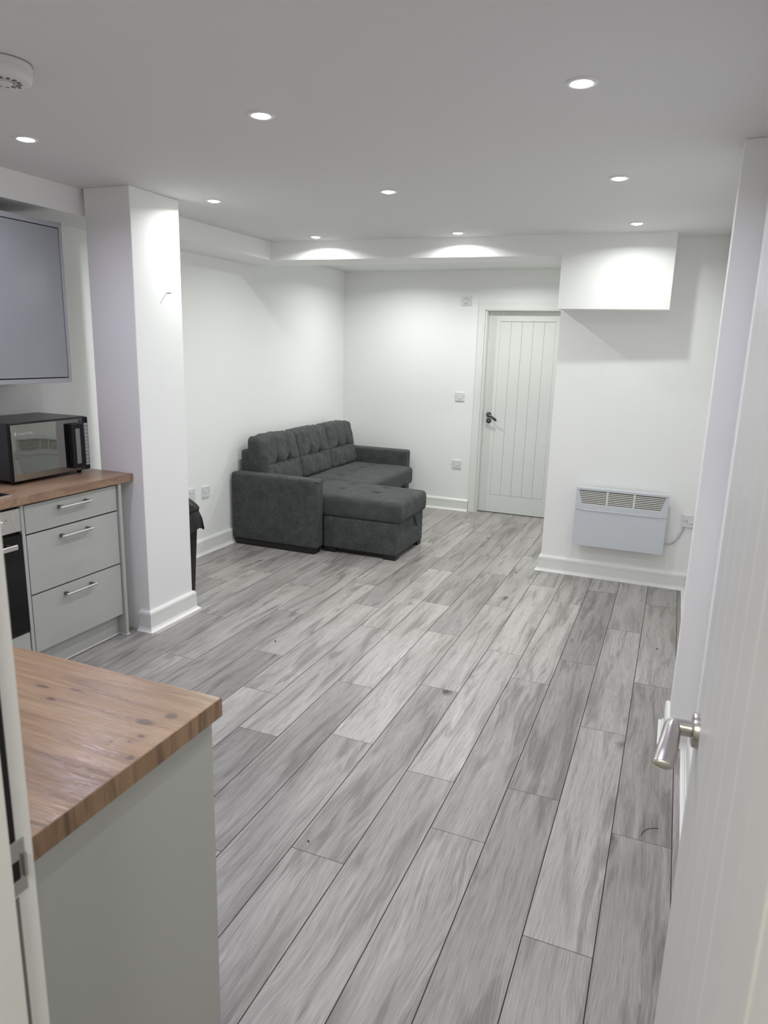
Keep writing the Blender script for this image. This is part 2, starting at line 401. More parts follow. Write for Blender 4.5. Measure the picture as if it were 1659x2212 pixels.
for c, js in JOINTS.items():
    x0, x1 = max(PX+c*PW, XL), min(PX+(c+1)*PW, XR)
    yend = YH if c >= -5 else 6.99
    ys = list(js)
    while ys[0] > .36: ys.insert(0, ys[0]-1.243)
    while ys[-1] < yend: ys.append(ys[-1]+1.243)
    for a, d in zip(ys, ys[1:]):
        t = TONE.get((c, round(a, 3)))
        if t is None:
            t = random.uniform(.90, 1.10)
            for (k, y), v in TONE.items():
                if k == c and abs(y-a) < .06: t = v
        y0, y1 = max(a, .36), min(d, yend)
        if y1-y0 > .02: plank(x0, x1, y0, y1, t)

# ------------------------------------------------------------------ skirting boards with floor beads
SK = [(0, 0), (.018, 0), (.018, .083), (.0155, .0838), (.0155, .0862), (.018, .087), (.018, .104), (.015, .112), (.009, .119), (0, .12)]
BD = [(.018, 0), (.038, 0), (.0375, .005), (.030, .009), (.0245, .014), (.021, .022), (.018, .0225)]
def run(prof, p0, p1, side, m0, m1):
    """profile (depth, z) from p0 to p1; side = unit normal into the room; m0/m1 mitre +1 outside corner, -1 inside, 0 square"""
    p0, p1, s = Vector((*p0, 0)), Vector((*p1, 0)), Vector((*side, 0)); d = (p1-p0).normalized(); bm = B()
    A = [bm.verts.new(p0 + s*q - d*q*m0 + Vector((0, 0, z))) for q, z in prof]
    C_ = [bm.verts.new(p1 + s*q + d*q*m1 + Vector((0, 0, z))) for q, z in prof]
    bm.faces.new(A); bm.faces.new(C_[::-1])
    for i in range(len(prof)):
        j = (i+1) % len(prof); bm.faces.new((A[i], C_[i], C_[j], A[j]))
    return bm
def skirting(name, p0, p1, side, m0=0, m1=0):
    s = struct(name, run(SK, p0, p1, side, m0, m1), GLOSSW)
    obj('floor_bead', run(BD, p0, p1, side, m0, m1), GLOSSW, s)
skirting('baseboard_left', (XL, 2.99), (XL, YF), (1, 0), 0, -1)
skirting('baseboard_far', (XL, YF), (-1.862, YF), (0, -1), -1, 0)
skirting('baseboard_back', (-.82, YH), (XR, YH), (0, -1), 1, -1)
skirting('baseboard_passage', (-.82, YH), (-.82, YF), (-1, 0), 1, 0)
skirting('baseboard_pillar_front', (-2.69, PY0), (PX1, PY0), (0, -1), 0, 1)
skirting('baseboard_pillar_side', (PX1, PY0), (PX1, PY1), (1, 0), 1, 1)
skirting('baseboard_pillar_back', (PX1, PY1), (PX0, PY1), (0, 1), 1, 1)
skirting('baseboard_pillar_wall', (PX0, PY1), (PX0, PY0+.02), (-1, 0), 1, 0)
skirting('baseboard_pier_front', (.12, 2.972), (XR, 2.972), (0, -1), 1, -1)
skirting('baseboard_pier_side', (.12, 2.972), (.12, 3.12), (-1, 0), 1, 1)
skirting('baseboard_right', (XR, .52), (XR, 2.972), (-1, 0), 0, -1)
skirting('baseboard_right_beyond', (XR, 3.12), (XR, YH), (-1, 0), -1, -1)

# ------------------------------------------------------------------ doors (leaf local frame: x across from the handle edge, -y is the face, z up)
def leaf_parts(parent, w, h):
    lx0, lx1, pz0, pz1 = .115, w-.115, .178, h-.092
    bm = B()
    def both(x0, x1, z0, z1): box(bm, x0, x1, 0, .04, z0, z1, .0012, 1)
    both(0, lx0, 0, h); both(lx1, w, 0, h); both(lx0, lx1, 0, pz0); both(lx0, lx1, pz1, h)
    lf = obj('leaf', bm, DOORW, parent, local=True)
    bw = (lx1-lx0)/5
    for k in range(5):
        a, c = lx0+k*bw+.0008, lx0+(k+1)*bw-.0008
        pb = B(); q = .0026
        prism(pb, [(a, .0026), (a+q, .0005), (c-q, .0005), (c, .0026), (c, .036), (c-q, .0395), (a+q, .0395), (a, .036)], 2, pz0+.003, pz1-.003)
        obj('board', pb, DOORW, lf, local=True)
    return lf
def handle(parent, x, z, m, drop, second, length, rose_r=.026, neck=.060, thick=.0100, out=-.006, flat=(.30, -.40)):
    """round rose, neck and lever; the lever points away from the closing edge (+x)"""
    bm = B(); lathe(bm, [(0, -.011), (rose_r-.006, -.011), (rose_r-.001, -.009), (rose_r, -.005), (rose_r, 0), (0, 0)], (x, 0, z), 'y', 32)
    h = obj('handle', bm, m, parent, local=True, smooth=True)
    bm = B()
    nk = neck
    pts = curve_pts([(x, -.008, z), (x, -.6*nk, z), (x+.001, -.9*nk, z), (x+.012, -nk, z), (x+.035, -nk-.002, z-drop*.25), (x+length*.7, -nk-out*.6, z-drop*.7), (x+length-.006, -nk-out*.95, z-drop), (x+length, -nk-out, z-drop)], 6)
    k = len(pts); rad = []; sq = []
    for i in range(k):
        t = i/(k-1); q = thick
        if i >= k-4: q = thick*(1.0, .97, .90, .66)[i-k+4]
        rad.append(q); w_ = max(0, min(1, (t-.42)/.3)); sq.append((1+flat[0]*w_, 1+flat[1]*w_))
    tube(bm, pts, rad, 16, sq)
    obj('lever', bm, m, h, local=True, smooth=True, angle=60)
    if second:
        bm = B(); lathe(bm, [(0, -.008), (.017, -.010), (.024, -.008), (.026, -.004), (.026, 0), (0, 0)], (x+.003, 0, z-.059), 'y', 32)
        obj('keyhole_rose', bm, m, h, local=True, smooth=True)
        bm = B(); lathe(bm, [(0, -.014), (.008, -.0135), (.009, -.009), (0, -.009)], (x+.003, 0, z-.059), 'y', 16)
        obj('turn_snib', bm, SATIN, h, local=True, smooth=True)
# far door
d1 = empty('door_1', (-1.772, 6.918, .007), 0, kind='structure', label='white cottage style door with vertical grooves and dark handle')
leaf_parts(d1, .762, 1.975)
handle(d1, .054, .985, DKCHROME, .045, True, .092)
bm = B()
for x0, x1 in ((-1.785, -1.7735), (-1.0085, -.997)): box(bm, x0, x1, YF-.008, 6.98, 0, 1.995)
box(bm, -1.785, -.997, YF-.008, 6.98, 1.984, 1.998)
for x0, x1 in ((-1.7735, -1.764), (-1.018, -1.0085)): box(bm, x0, x1, 6.959, 6.98, 0, 1.984)
obj('lining', bm, GLOSSW, d1)
def architrave(x0, x1, z1, parent, side_x=(True, True)):
    wd = .068
    if side_x[0]:
        bm = B(); box(bm, x0-wd, x0, YF-.016, YF, 0, z1+wd, .002, 1); box(bm, x0-.014, x0-.010, YF-.0175, YF-.015, 0, z1); obj('architrave', bm, GLOSSW, parent)
    if side_x[1]:
        bm = B(); box(bm, x1, x1+wd, YF-.016, YF, 0, z1+wd, .002, 1); obj('architrave', bm, GLOSSW, parent)
    bm = B(); box(bm, x0, x1, YF-.0155, YF, z1, z1+wd, .002, 1); box(bm, x0-.01, x1+.01, YF-.0175, YF-.015, z1+.010, z1+.014); obj('architrave', bm, GLOSSW, parent)
architrave(-1.790, -.993, 1.990, d1)
# near door, standing open into the room
d2 = empty('door_2', (.094, 1.242, .007), R(-90), kind='structure', label='white grooved door standing open beside the right wall with satin lever')
leaf_parts(d2, .762, 1.975)
handle(d2, .062, .992, SATIN, .022, False, .094, .029, .041, .0135, .010, (-.42, .22))
bm = B()
box(bm, -.672, -.650, .34, .516, 0, 2.02); box(bm, .100, .122, .34, .452, 0, 2.02); box(bm, -.672, .122, .34, .516, 2.0, 2.02)
obj('lining', bm, GLOSSW, d2)
bm = B(); box(bm, -.645, -.637, .36, .478, 0, 1.99, .001, 1); obj('door_stop', bm, GLOSSW, d2)
obj('gap_shade_strip', bx(-.6502, -.6492, .479, .4945, 1.036, 1.99), SHADOW, d2)  # shaded gap beside the door stop, put in as a black strip
obj('seam_shade_strip', bx(-.6502, -.6494, .479, .4915, .0, .962), mat('seam_shade', (.20, .19, .17), .8), d2)  # shadow line below the strike plate, painted as a grey-brown strip
bm = B(); box(bm, .088, .100, .36, .44, 0, 1.99, .001, 1); obj('door_stop', bm, GLOSSW, d2)
bm = B(); box(bm, -.722, -.6505, .50, .518, 0, 2.07, .002, 1); obj('architrave', bm, GLOSSW, d2)
bm = B(); box(bm, .128, .192, .50, .518, 0, 2.07, .002, 1); obj('architrave', bm, GLOSSW, d2)
bm = B(); box(bm, -.65, .128, .50, .518, 2.01, 2.07, .002, 1); obj('architrave', bm, GLOSSW, d2)
bm = B(); box(bm, -.6503, -.6487, .478, .505, .965, 1.035, .0006, 1); box(bm, -.6495, -.645, .500, .504, .985, 1.015)
sp_ = obj('strike_plate', bm, SATIN, d2)
obj('latch_hole', bx(-.6489, -.6484, .483, .496, .985, 1.01), SHADOW, sp_)

# ------------------------------------------------------------------ downlights
def downlight_proto():
    t = empty('downlight', (0, 0, 0))
    bm = B(); lathe(bm, [(.0300, .0005), (.0308, -.004), (.036, -.0055), (.043, -.0045), (.0465, -.0015), (.0465, 0), (.0300, .0005)], n=40)
    obj('bezel', bm, GLOSSW, t, local=True, smooth=True)
    bm = B(); lathe(bm, [(0, -.0105), (.013, -.0098), (.024, -.0070), (.0300, -.0010)], n=32)
    obj('bulb', bm, None or emit('bulb_cool', (.93, .93, 1), 26), t, local=True, smooth=True)
    return t
DL = downlight_proto()
lamps = []
EM_N = emit('bulb_neutral', (1, 1, .98), 26)
def downlight(x, y, label, colr, group, first=[True], power=1.0):
    t = DL if first[0] else copy_tree(DL)
    first[0] = False
    t.location = (x, y, ZC); lamps.append((t, colr, power))
    tag(t, label, 'ceiling light', group)
    if colr != COOL:
        for ch in t.children:
            if ch.name.startswith('bulb'):
                ch.data = ch.data.copy(); ch.data.materials[0] = EM_N
def add_beam(t, colr, power):
    L = bpy.data.lights.new('downlight_beam', 'AREA'); L.shape = 'DISK'; L.size = .05; L.energy = LIGHT_W*power; L.color = colr; L.spread = SPREAD
    lo = bpy.data.objects.new('downlight_beam', L); COL.objects.link(lo); lo.parent = t; lo.location = (0, 0, -.0125)
G = 'recessed ceiling downlights'
for x, y, l, c in (
    (-.351, 2.265, 'round recessed downlight, largest of the column by the right wall', COOL),
    (-1.398, 2.239, 'round recessed downlight in the middle column, closest to the smoke alarm', COOL),
    (-2.441, 2.212, 'round recessed downlight in front of the grey kitchen wall cupboard', COOL),
    (-2.430, 3.407, 'round recessed downlight beside the top of the white pillar', NEUTRAL),
    (-1.424, 3.437, 'round recessed downlight at the centre of the ceiling', NEUTRAL),
    (-.340, 3.448, 'round recessed downlight by the right wall, between two others in its column', NEUTRAL),
    (-2.473, 4.657, 'round recessed downlight in the corner of the boxed soffit and beam', NEUTRAL),
    (-1.449, 4.705, 'round recessed downlight close to the middle of the beam face', NEUTRAL),
    (-.331, 4.600, 'round recessed downlight just in front of the bulkhead box', NEUTRAL),
    (-2.50, 6.13, 'recessed downlight above the sofa corner beyond the beam', NEUTRAL),
    (-1.43, 6.13, 'recessed downlight above the far white door beyond the beam', NEUTRAL)):
    downlight(x, y, l, c, G, power=1.6 if y > 6 else .84 if y < 3 else .70 if x > -.335 else .88 if y > 4 else 1)
for x, y, l in ((-.35, 1.05, 'recessed downlight above the open door, outside the frame'), (-1.40, 1.05, 'recessed downlight above the floor by the peninsula, outside the frame'), (-2.44, 1.05, 'recessed downlight above the kitchen corner, outside the frame')):
    downlight(x, y, l, COOL, G, power=.45)
for a in lamps: add_beam(*a)

t = empty('hall_lamp', (-.2, -.55, ZC), label='flush round ceiling lamp in the hall behind the camera side of the doorway', cat='ceiling light')
bm = B(); lathe(bm, [(.20, 0), (.205, -.01), (.20, -.03), (.188, -.032), (.188, -.028), (0, -.028)], n=40); obj('rim', bm, GLOSSW, t, local=True, smooth=True)
bm = B(); lathe(bm, [(.187, -.029), (.15, -.042), (.08, -.050), (0, -.052)], n=40); obj('diffuser', bm, emit('warm_diffuser', HALLC, 3), t, local=True, smooth=True)
L = bpy.data.lights.new('hall_lamp_glow', 'AREA'); L.shape = 'DISK'; L.size = .36; L.energy = LIGHT_W*3.2; L.color = HALLC
lo = bpy.data.objects.new('hall_lamp_glow', L); COL.objects.link(lo); lo.parent = t; lo.location = (0, 0, -.056)

# smoke alarm
t = empty('smoke_alarm', (-1.856, 1.622, ZC), label='round white smoke alarm on the ceiling above the kitchen', cat='smoke alarm')
bm = B(); lathe(bm, [(.077, 0), (.077, -.003), (0, -.003), (0, 0)], n=48); obj('base_ring', bm, mat('alarm_base', (.25, .25, .25), .6), t, local=True, smooth=True)
bm = B(); lathe(bm, [(0, -.003), (.0755, -.003), (.076, -.016), (.0755, -.0165), (.0755, -.018), (.076, -.019), (.075, -.034), (.070, -.046), (.064, -.050), (.030, -.050), (.030, -.044), (0, -.044)], n=56)
obj('housing', bm, ALARM, t, local=True, smooth=True)
bm = B(); lathe(bm, [(0, -.044), (.021, -.044), (.0225, -.054), (.018, -.057), (0, -.057)], n=32); obj('test_button', bm, ALARM, t, local=True, smooth=True)
for k in range(14):
    a = 2*PI*k/14
    bm = bx(.0335, .046, -.0042, .0042, -.0512, -.0498); bm.transform(Matrix.Rotation(a, 4, 'Z')); obj('vent_slot', bm, DKTXT, t, local=True)
bm = bx(-.004, .006, .050, .053, -.0512, -.0495); obj('led_window', bm, DKTXT, t, local=True)

# ------------------------------------------------------------------ kitchen run along the left wall
WT0, WT1 = .864, .904
def bar_handle(parent, y0, y1, z, xf):
    bm = B(); tube(bm, [(xf+.030, y0, z), (xf+.030, y1, z)], .0068, 14)
    h = obj('handle', bm, STEEL, parent, smooth=True)
    for y in (y0+.010, y1-.022):
        obj('handle_post', bx(xf, xf+.028, y, y+.012, z-.009, z+.009, .001, 1), mat('dark_steel_post', (.22, .22, .215), .3, 1) if 'dark_steel_post' not in bpy.data.materials else bpy.data.materials['dark_steel_post'], h)
XF = -2.715
t = empty('drawer_unit', (-3.0, 2.57, 0), label='light grey kitchen unit with three drawers under the microwave', cat='cabinet')
obj('carcass', bx(XL+.005, XF-.022, 2.264, 2.866, .125, WT0), CAB, t)
obj('gap_shadow', bx(XF-.024, XF-.020, 2.284, 2.864, .127, .86), SHADOW, t)
bm = B(); box(bm, XF-.022, XF-.001, 2.262, 2.280, .125, .856, .0008, 1); obj('filler_strip', bm, CAB, t)
for z0, z1, hz in ((.7175, .853, .812), (.4205, .7095, .668), (.126, .4125, .370)):
    d = obj('drawer', bx(XF-.019, XF, 2.2835, 2.8635, z0, z1, .001, 1), CAB, t)
    bar_handle(d, 2.462, 2.660, hz, XF)
t = empty('end_panel', (-3.0, 2.88, 0), label='grey end panel standing on the floor between drawers and pillar', cat='panel')
obj('panel', bx(XL+.005, -2.702, 2.868, 2.888, 0, WT0, .0008, 1), CAB, t)
obj('sealant', bx(XL+.1, -2.697, 2.866, 2.893, 0, .004, .001, 1), SEAL, t)
t = empty('kitchen_plinth', (-2.76, 2.2, 0), label='grey kickboard along the floor below oven and drawers', cat='plinth')
obj('board', bx(-2.774, -2.757, 1.10, 2.867, 0, .124), CAB, t)
obj('sealant', bx(-2.758, -2.752, 1.10, 2.867, 0, .004, .001, 1), SEAL, t)
# oven
t = empty('oven', (-3.0, 1.96, 0), label='built-in oven with steel control panel and black glass door', cat='oven')
obj('body', bx(XL+.03, XF-.02, 1.668, 2.260, .13, .852), BLACKP, t)
cp = obj('control_panel', bx(XF-.02, XF, 1.668, 2.260, .740, .849, .002, 1), STEEL, t)
bm = B(); tube(bm, curve_pts([(XF+.0005, 2.246, .745), (XF+.0005, 2.222, .775), (XF+.0005, 2.216, .80), (XF+.0005, 2.224, .828), (XF+.0005, 2.240, .846)], 5), .0016, 6); obj('trim_line', bm, SEAL, cp)
for yk in (1.76, 2.145):
    bm = B(); lathe(bm, [(0, .022), (.015, .022), (.019, .018), (.020, 0), (0, 0)], (XF, yk, .79), 'x', 24); obj('knob', bm, STEEL, cp, smooth=True)
obj('dial_mark', bx(XF, XF+.0006, 2.183, 2.186, .80, .81), DKTXT, cp)
dr = obj('door', bx(XF-.02, XF+.002, 1.668, 2.260, .252, .728, .002, 1), BLACKG, t)
bm = B(); box(bm, XF+.035, XF+.050, 1.72, 2.195, .674, .697, .002, 1); h = obj('handle', bm, STEEL, dr)
for y in (1.735, 2.165): obj('handle_post', bx(XF, XF+.036, y, y+.018, .678, .693), STEEL, h)
obj('lower_panel', bx(XF-.02, XF-.002, 1.668, 2.256, .126, .243, .001, 1), CAB, t)
t = empty('base_cabinet', (-3.0, 1.38, 0), label='grey base cabinet with one door on the near side of the oven', cat='cabinet')
obj('carcass', bx(XL+.005, XF-.022, 1.10, 1.662, .125, WT0), CAB, t)
d = obj('door', bx(XF-.019, XF, 1.11, 1.655, .126, .853, .001, 1), CAB, t); bar_handle(d, 1.28, 1.48, .81, XF)
t = empty('worktop', (-3.0, 1.7, WT0), label='long oak effect worktop under the black microwave, along the left wall', cat='worktop')
obj('slab', bx(XL+.001, -2.690, .52, 2.970, WT0, WT1, .0015, 2), WORK_Y, t)
t = empty('hob', (-2.98, 1.95, WT1), label='black glass hob with steel edge set in the worktop', cat='hob')
obj('glass', bx(-3.225, -2.752, 1.668, 2.246, WT1, WT1+.006, .001, 1), BLACKG, t)
bm = B()
for a in ((-3.23, -2.748, 2.246, 2.250), (-3.23, -2.748, 1.664, 1.668), (-3.23, -3.225, 1.664, 2.25), (-2.752, -2.744, 1.664, 2.250)): box(bm, *a, WT1, WT1+.0068)
obj('steel_edge', bm, STEEL, t)
# wall cupboard
XC = -2.92
FRAME = mat('grey_cupboard_frame', (.33, .335, .35), .35)
t = empty('wall_cupboard', (-3.11, 2.52, 1.38), label='grey gloss wall cupboard above the microwave', cat='cupboard')
obj('carcass', bx(XL+.002, XC-.022, 2.245, 2.790, 1.41, 2.136), FRAME, t)
obj('gap_shadow', bx(XC-.0245, XC-.021, 2.22, 2.798, 1.409, 2.141), SHADOW, t)
d = obj('door', bx(XC-.02, XC, 2.20, 2.7935, 1.415, 2.135, .001, 1), CABG, t)
obj('end_panel', bx(XL+.002, XC+.001, 2.798, 2.816, 1.387, 2.166, .0008, 1), FRAME, t)
obj('cornice', bx(XL+.01, XC+.001, 2.20, 2.798, 2.139, 2.164, .0008, 1), FRAME, t)
obj('pelmet', bx(XL+.01, XC+.001, 2.20, 2.798, 1.388, 1.410, .0008, 1), FRAME, t)
# microwave
XM = -2.915
MY0, MY1, MZ0, MZ1 = 2.405, 2.903, .920, 1.205
t = empty('microwave', (-3.09, 2.65, WT1), label='black microwave with mirrored door standing on the worktop', cat='microwave')
obj('body', bx(-3.272, XM-.022, MY0+.004, MY1-.004, MZ0+.003, MZ1, .003, 2), MWTOP, t)
bm = B(); box(bm, XM-.022, XM-.004, MY0, MY1, MZ0, MZ1-.003, .004, 2); obj('front_frame', bm, BLACKP, t)
dr = obj('door', bx(XM-.006, XM, MY0+.005, MY1-.043, MZ0+.004, MZ1-.008, .001, 1), MIRROR, t)
hd = obj('handle', bx(XM, XM+.028, MY0+.352, MY0+.430, MZ0+.022, MZ1-.030, .004, 2), BLACKP, dr)
obj('handle_inset', bx(XM+.0275, XM+.0292, MY0+.376, MY0+.405, MZ0+.045, MZ1-.055, .0005, 1), mat('grey_inset', (.20, .20, .19), .3), hd)
obj('seam_strip', bx(XM, XM+.0012, MY1-.070, MY1-.0435, MZ0+.006, MZ1-.012), mat('smoked_strip', (.05, .05, .052), .12), dr)
cp = obj('control_strip', bx(XM-.004, XM+.0006, MY1-.032, MY1-.010, MZ0+.025, MZ1-.035), mat('silver_keypad', (.42, .42, .43), .35), t)
bm = B()
for k in range(11):
    z = MZ0+.035 + k*.0195
    for j in range(3): box(bm, XM+.0006, XM+.0010, MY1-.0295+j*.0062, MY1-.0295+j*.0062+.0042, z, z+.009)
obj('button', bm, mat('grey_keys', (.22, .22, .23), .4), cp)
bm = B(); lathe(bm, [(.0058, 0), (.0070, 0), (.0070, .0004), (.0058, .0004), (.0058, 0)], (0, 0, 0), 'x', 24); lathe(bm, [(0, .0004), (.0035, .0004), (.0035, 0), (0, 0)], (0, 0, 0), 'x', 16)
bm.transform(Matrix.Translation((XM+.0002, MY0+.030, MZ1-.052)) @ Matrix.Diagonal((1, 1, 1.4, 1))); obj('emblem', bm, GREYTXT, dr)
fc = bpy.data.curves.new('brand_lettering', 'FONT'); fc.body = 'Russell Hobbs'; fc.size = .0165; fc.extrude = .0002; fc.space_character = .95
ft = bpy.data.objects.new('lettering_source', fc)
fo = bpy.data.objects.new('brand_lettering', bpy.data.meshes.new_from_object(ft)); COL.objects.link(fo); fo.data.materials.clear(); fo.data.materials.append(GREYTXT)
bpy.data.objects.remove(ft)
fo.parent = dr; fo.matrix_local = MW[dr].inverted() @ Matrix.Translation((XM+.0006, MY0+.044, MZ1-.057)) @ Euler((R(90), 0, R(90))).to_matrix().to_4x4()
for x in (-3.24, -2.965):
    for y in (2.44, 2.865):
        bm = B(); lathe(bm, [(0, 0), (.012, 0), (.014, .017), (0, .017)], (x, y, WT1), n=16); obj('foot', bm, BLACKP, t, smooth=True)

bpy.data.objects['microwave'].rotation_euler.z = .014

# ------------------------------------------------------------------ peninsula in the foreground
t = empty('peninsula_cabinet', (-1.7, .8, 0), label='grey peninsula cabinet with plain end panel, beside the doorway', cat='cabinet')
obj('end_panel', bx(-.820, -.802, .522, 1.073, 0, WT0, .0008, 1), CAB, t)
obj('carcass', bx(-2.60, -.822, .522, 1.035, .125, WT0), CAB, t)
for k in range(3):
    d = obj('door', bx(-2.60+k*.593, -2.60+k*.593+.587, 1.038, 1.057, .126, .852, .001, 1), CAB, t)
obj('plinth', bx(-2.60, -.822, .99, 1.006, 0, .124), CAB, t)
t = empty('peninsula_worktop', (-1.7, .8, WT0), label='oak effect peninsula worktop with knots, beside the doorway', cat='worktop')
obj('slab', bx(-2.688, -.7865, .520, 1.085, WT0, WT1, .001, 1), WORK_X, t)
obj('edging', bx(-.7865, -.785, .520, 1.085, WT0, WT1), EDGE_Z, t)

# ------------------------------------------------------------------ corner sofa bed
sf = empty('corner_sofa', (-2.6, 5.7, 0), label='charcoal grey fabric corner sofa with tufted cushions and chaise, against the left wall', cat='sofa')
def arm(name, x0, x1, y0, y1, z0, z1, seam_y):
    a = obj(name, rbox(((x0+x1)/2, (y0+y1)/2, (z0+z1)/2), ((x1-x0)/2, (y1-y0)/2, (z1-z0)/2), .024, (8, 2, 6)), FAB, sf, smooth=True, angle=70)
    s = -1 if seam_y < (y0+y1)/2 else 1
    bm = B(); yy = seam_y
    tube(bm, curve_pts([(x0+.03, yy, z1-.016), (x1-.03, yy, z1-.016), (x1-.012, yy, z1-.026), (x1-.008, yy, z1-.05), (x1-.008, yy, z0+.03)], 6), .0028, 6)
    obj('piping', bm, FAB, a, smooth=True)
    return a
arm('arm', -3.278, -2.490, 4.730, 4.850, .045, .598, 4.735)
arm('arm', -3.255, -2.452, 6.578, 6.700, .045, .610, 6.583)
obj('arm_foot', bx(-3.250, -2.515, 4.742, 4.840, 0, .046, .004, 1), FOOT, sf)
obj('arm_foot', bx(-3.245, -2.480, 6.59, 6.690, 0, .046, .004, 1), FOOT, sf)
obj('back_frame', rbox((-3.222, 5.715, .405), (.038, .86, .360), .018, (2, 10, 6)), FAB, sf, smooth=True, angle=70)
# chaise
obj('chaise_base', rbox((-2.19, 5.170, .166), (.318, .300, .127), .012, (6, 6, 3)), FAB, sf, smooth=True, angle=70)
obj('chaise_plinth', bx(-2.50, -1.91, 4.90, 5.44, .012, .042), FOOT, sf)
for x, y in ((-1.985, 4.874), (-1.985, 5.385), (-2.50, 4.874), (-2.50, 5.385)):
    obj('foot', bx(x, x+.105, y, y+.085, 0, .044, .003, 1), FOOT, sf)
def tuft(px, py, ts, s=.036, d=.034):
    z = 0
    for tx, ty in ts:
        q = math.hypot(px-tx, py-ty); z -= d*math.exp(-(q/s)**2) + d*.5*math.exp(-(q/.014)**2)
    return z
def ch_fn(p):
    v = p.copy(); hx, hy = .575, .312
    if p.z > -.02:
        f = max(0, 1-(p.x/hx)**2)*max(0, 1-(p.y/hy)**2)
        k = min(1, (p.z+.02)/.06)
        v.z += k*(.016*f**.5 + tuft(p.x, p.y, ((-.38, -.033), (-.38, .194), (-.06, -.033), (-.073, .194), (.260, -.035), (.245, .194)))) + .0025*noise.noise(p*9)
    if abs(p.y) > hy-.03 or p.x > hx-.03: v *= 1+.008*(1-(p.z/.08)**2)
    return v
obj('chaise_cushion', rbox((-2.425, 5.180, .374), (.575, .312, .084), .036, (84, 48, 5), ch_fn), FAB, sf, smooth=True, angle=180)
# main seat
obj('seat_base', rbox((-2.84, 5.99, .165), (.355, .585, .120), .012, (4, 6, 3)), FAB, sf, smooth=True, angle=70)
obj('seat_plinth', bx(-3.15, -2.52, 5.46, 6.55, .0, .045), FOOT, sf)
def st_fn(p):
    v = p.copy(); hx, hy = .405, .540
    if p.z > -.02:
        f = max(0, 1-(p.x/hx)**2)*max(0, 1-(p.y/hy)**2); k = min(1, (p.z+.02)/.06)
        v.z += k*(.012*f**.5 + tuft(p.x, p.y, ((.01, -.29), (-.01, -.02), (-.015, .195), (-.01, .385)), (.036), .030)) + .003*noise.noise(p*7)
    return v
obj('seat_cushion', rbox((-2.775, 6.036, .373), (.405, .540, .083), .036, (50, 66, 5), st_fn), FAB, sf, smooth=True, angle=180)
# back cushions
def bc_fn(seed, lean):
    def fn(p):
        v = p.copy(); hx, hy, hz = .105, .292, .205
        f = max(0, 1-(p.y/hy)**2)**.6*max(0, 1-(p.z/hz)**2)**.5
        if p.x > 0:
            k = min(1, p.x/.05)
            d = .030*f
            for ty in (-.093, .093):
                q = math.hypot(p.y-ty, p.z+.012)
                d -= .032*math.exp(-(q/.05)**2) + .022*math.exp(-(q/.014)**2)
                w = math.exp(-((p.y-ty)/.012)**2)
                d -= .0105*w*(1 if p.z > -.012 else .4)*(1-(p.z/hz)**4)
            d -= .0105*math.exp(-((p.z+.012)/.011)**2)*(1-(p.y/hy)**4)
            d += .006*noise.noise(Vector((p.y*14+seed, p.z*14, seed))) + .004*noise.noise(Vector((p.y*35, p.z*22+seed, 0)))
            v.x += k*d
        if abs(p.y) > hy-.06: v.z += .012*noise.noise(Vector((p.z*9, seed, p.x*20)))*(1 if p.z > 0 else .3)
        if p.z > hz-.05: v.z += .016*(1-(p.y/hy)**2) + .007*noise.noise(Vector((p.y*12, seed*3, 0)))
        v.x -= lean*(v.z+hz)*(p.x+hx)/(2*hx)*(1 if p.z > -hz else 1) + .03*(v.z+hz)
        return v
    return fn
for k, yc in enumerate((5.137, 5.708, 6.279)):
    obj('back_cushion', rbox((-3.085, yc, .664), (.105, .292, .205), .042, (4, 60, 44), bc_fn(1.7+k*3.1, .20)), FAB, sf, smooth=True, angle=180)
# pull loops
bm = B(); tube(bm, curve_pts([(-1.871, 5.240, .292), (-1.855, 5.246, .262), (-1.845, 5.258, .225), (-1.852, 5.266, .205), (-1.862, 5.262, .225), (-1.872, 5.255, .275)], 5), .007, 8, (1, .45)); obj('pull_strap', bm, FAB, sf, smooth=True)
bm = B(); tube(bm, curve_pts([(-2.38, 6.06, .300), (-2.35, 6.075, .285), (-2.335, 6.10, .268), (-2.35, 6.125, .285), (-2.38, 6.14, .300)], 5), .007, 8, (1, .5)); obj('pull_strap', bm, FAB, sf, smooth=True)

# ------------------------------------------------------------------ convector heater on the back wall
ht = empty('panel_heater', (-.282, YH, .25), label='white wall-mounted convector heater with slotted grille', cat='heater')
HX0, HX1, HZ0, HZ1, HY = -.590, .026, .256, .683, 5.080
bm = B(); box(bm, HX0+.012, HX1-.012, HY+.030, YH-.022, HZ0+.006, HZ1-.006); obj('back_box', bm, HEATP, ht)
# front shell: lower plate, step line and grille surround as one pressed sheet
gz0, gz1 = HZ1-.118, HZ1-.018
bm = B()
box(bm, HX0, HX1, HY+.004, HY+.016, HZ0, gz0-.043, .004, 2)
box(bm, HX0, HX1, HY+.001, HY+.016, gz0-.042, gz0+.0005)
box(bm, HX0, HX1, HY+.001, HY+.016, gz1-.0005, HZ1, .003, 2)
def inset(z): return .016+.030*(1-(z-gz0)/(gz1-gz0))       # trapezoid: narrower at the bottom
for s in (0, 1):
    e = HX0 if s == 0 else HX1; sg = 1 if s == 0 else -1
    prism(bm, [(e, gz0), (e+sg*inset(gz0), gz0), (e+sg*inset(gz1), gz1), (e, gz1)], 1, HY+.001, HY+.016)
obj('front_plate', bm, HEATP, ht)
obj('lip', bx(HX0+.035, HX1-.035, HY-.0015, HY+.004, gz0-.046, gz0-.041, .0015, 2), HEATP, ht)
obj('grille_backing', bx(HX0+.02, HX1-.02, HY+.024, HY+.027, gz0-.004, gz1+.004), mat('heater_dark_inside', (.008, .0075, .007), .95), ht)
pit = (gz1-gz0)/8
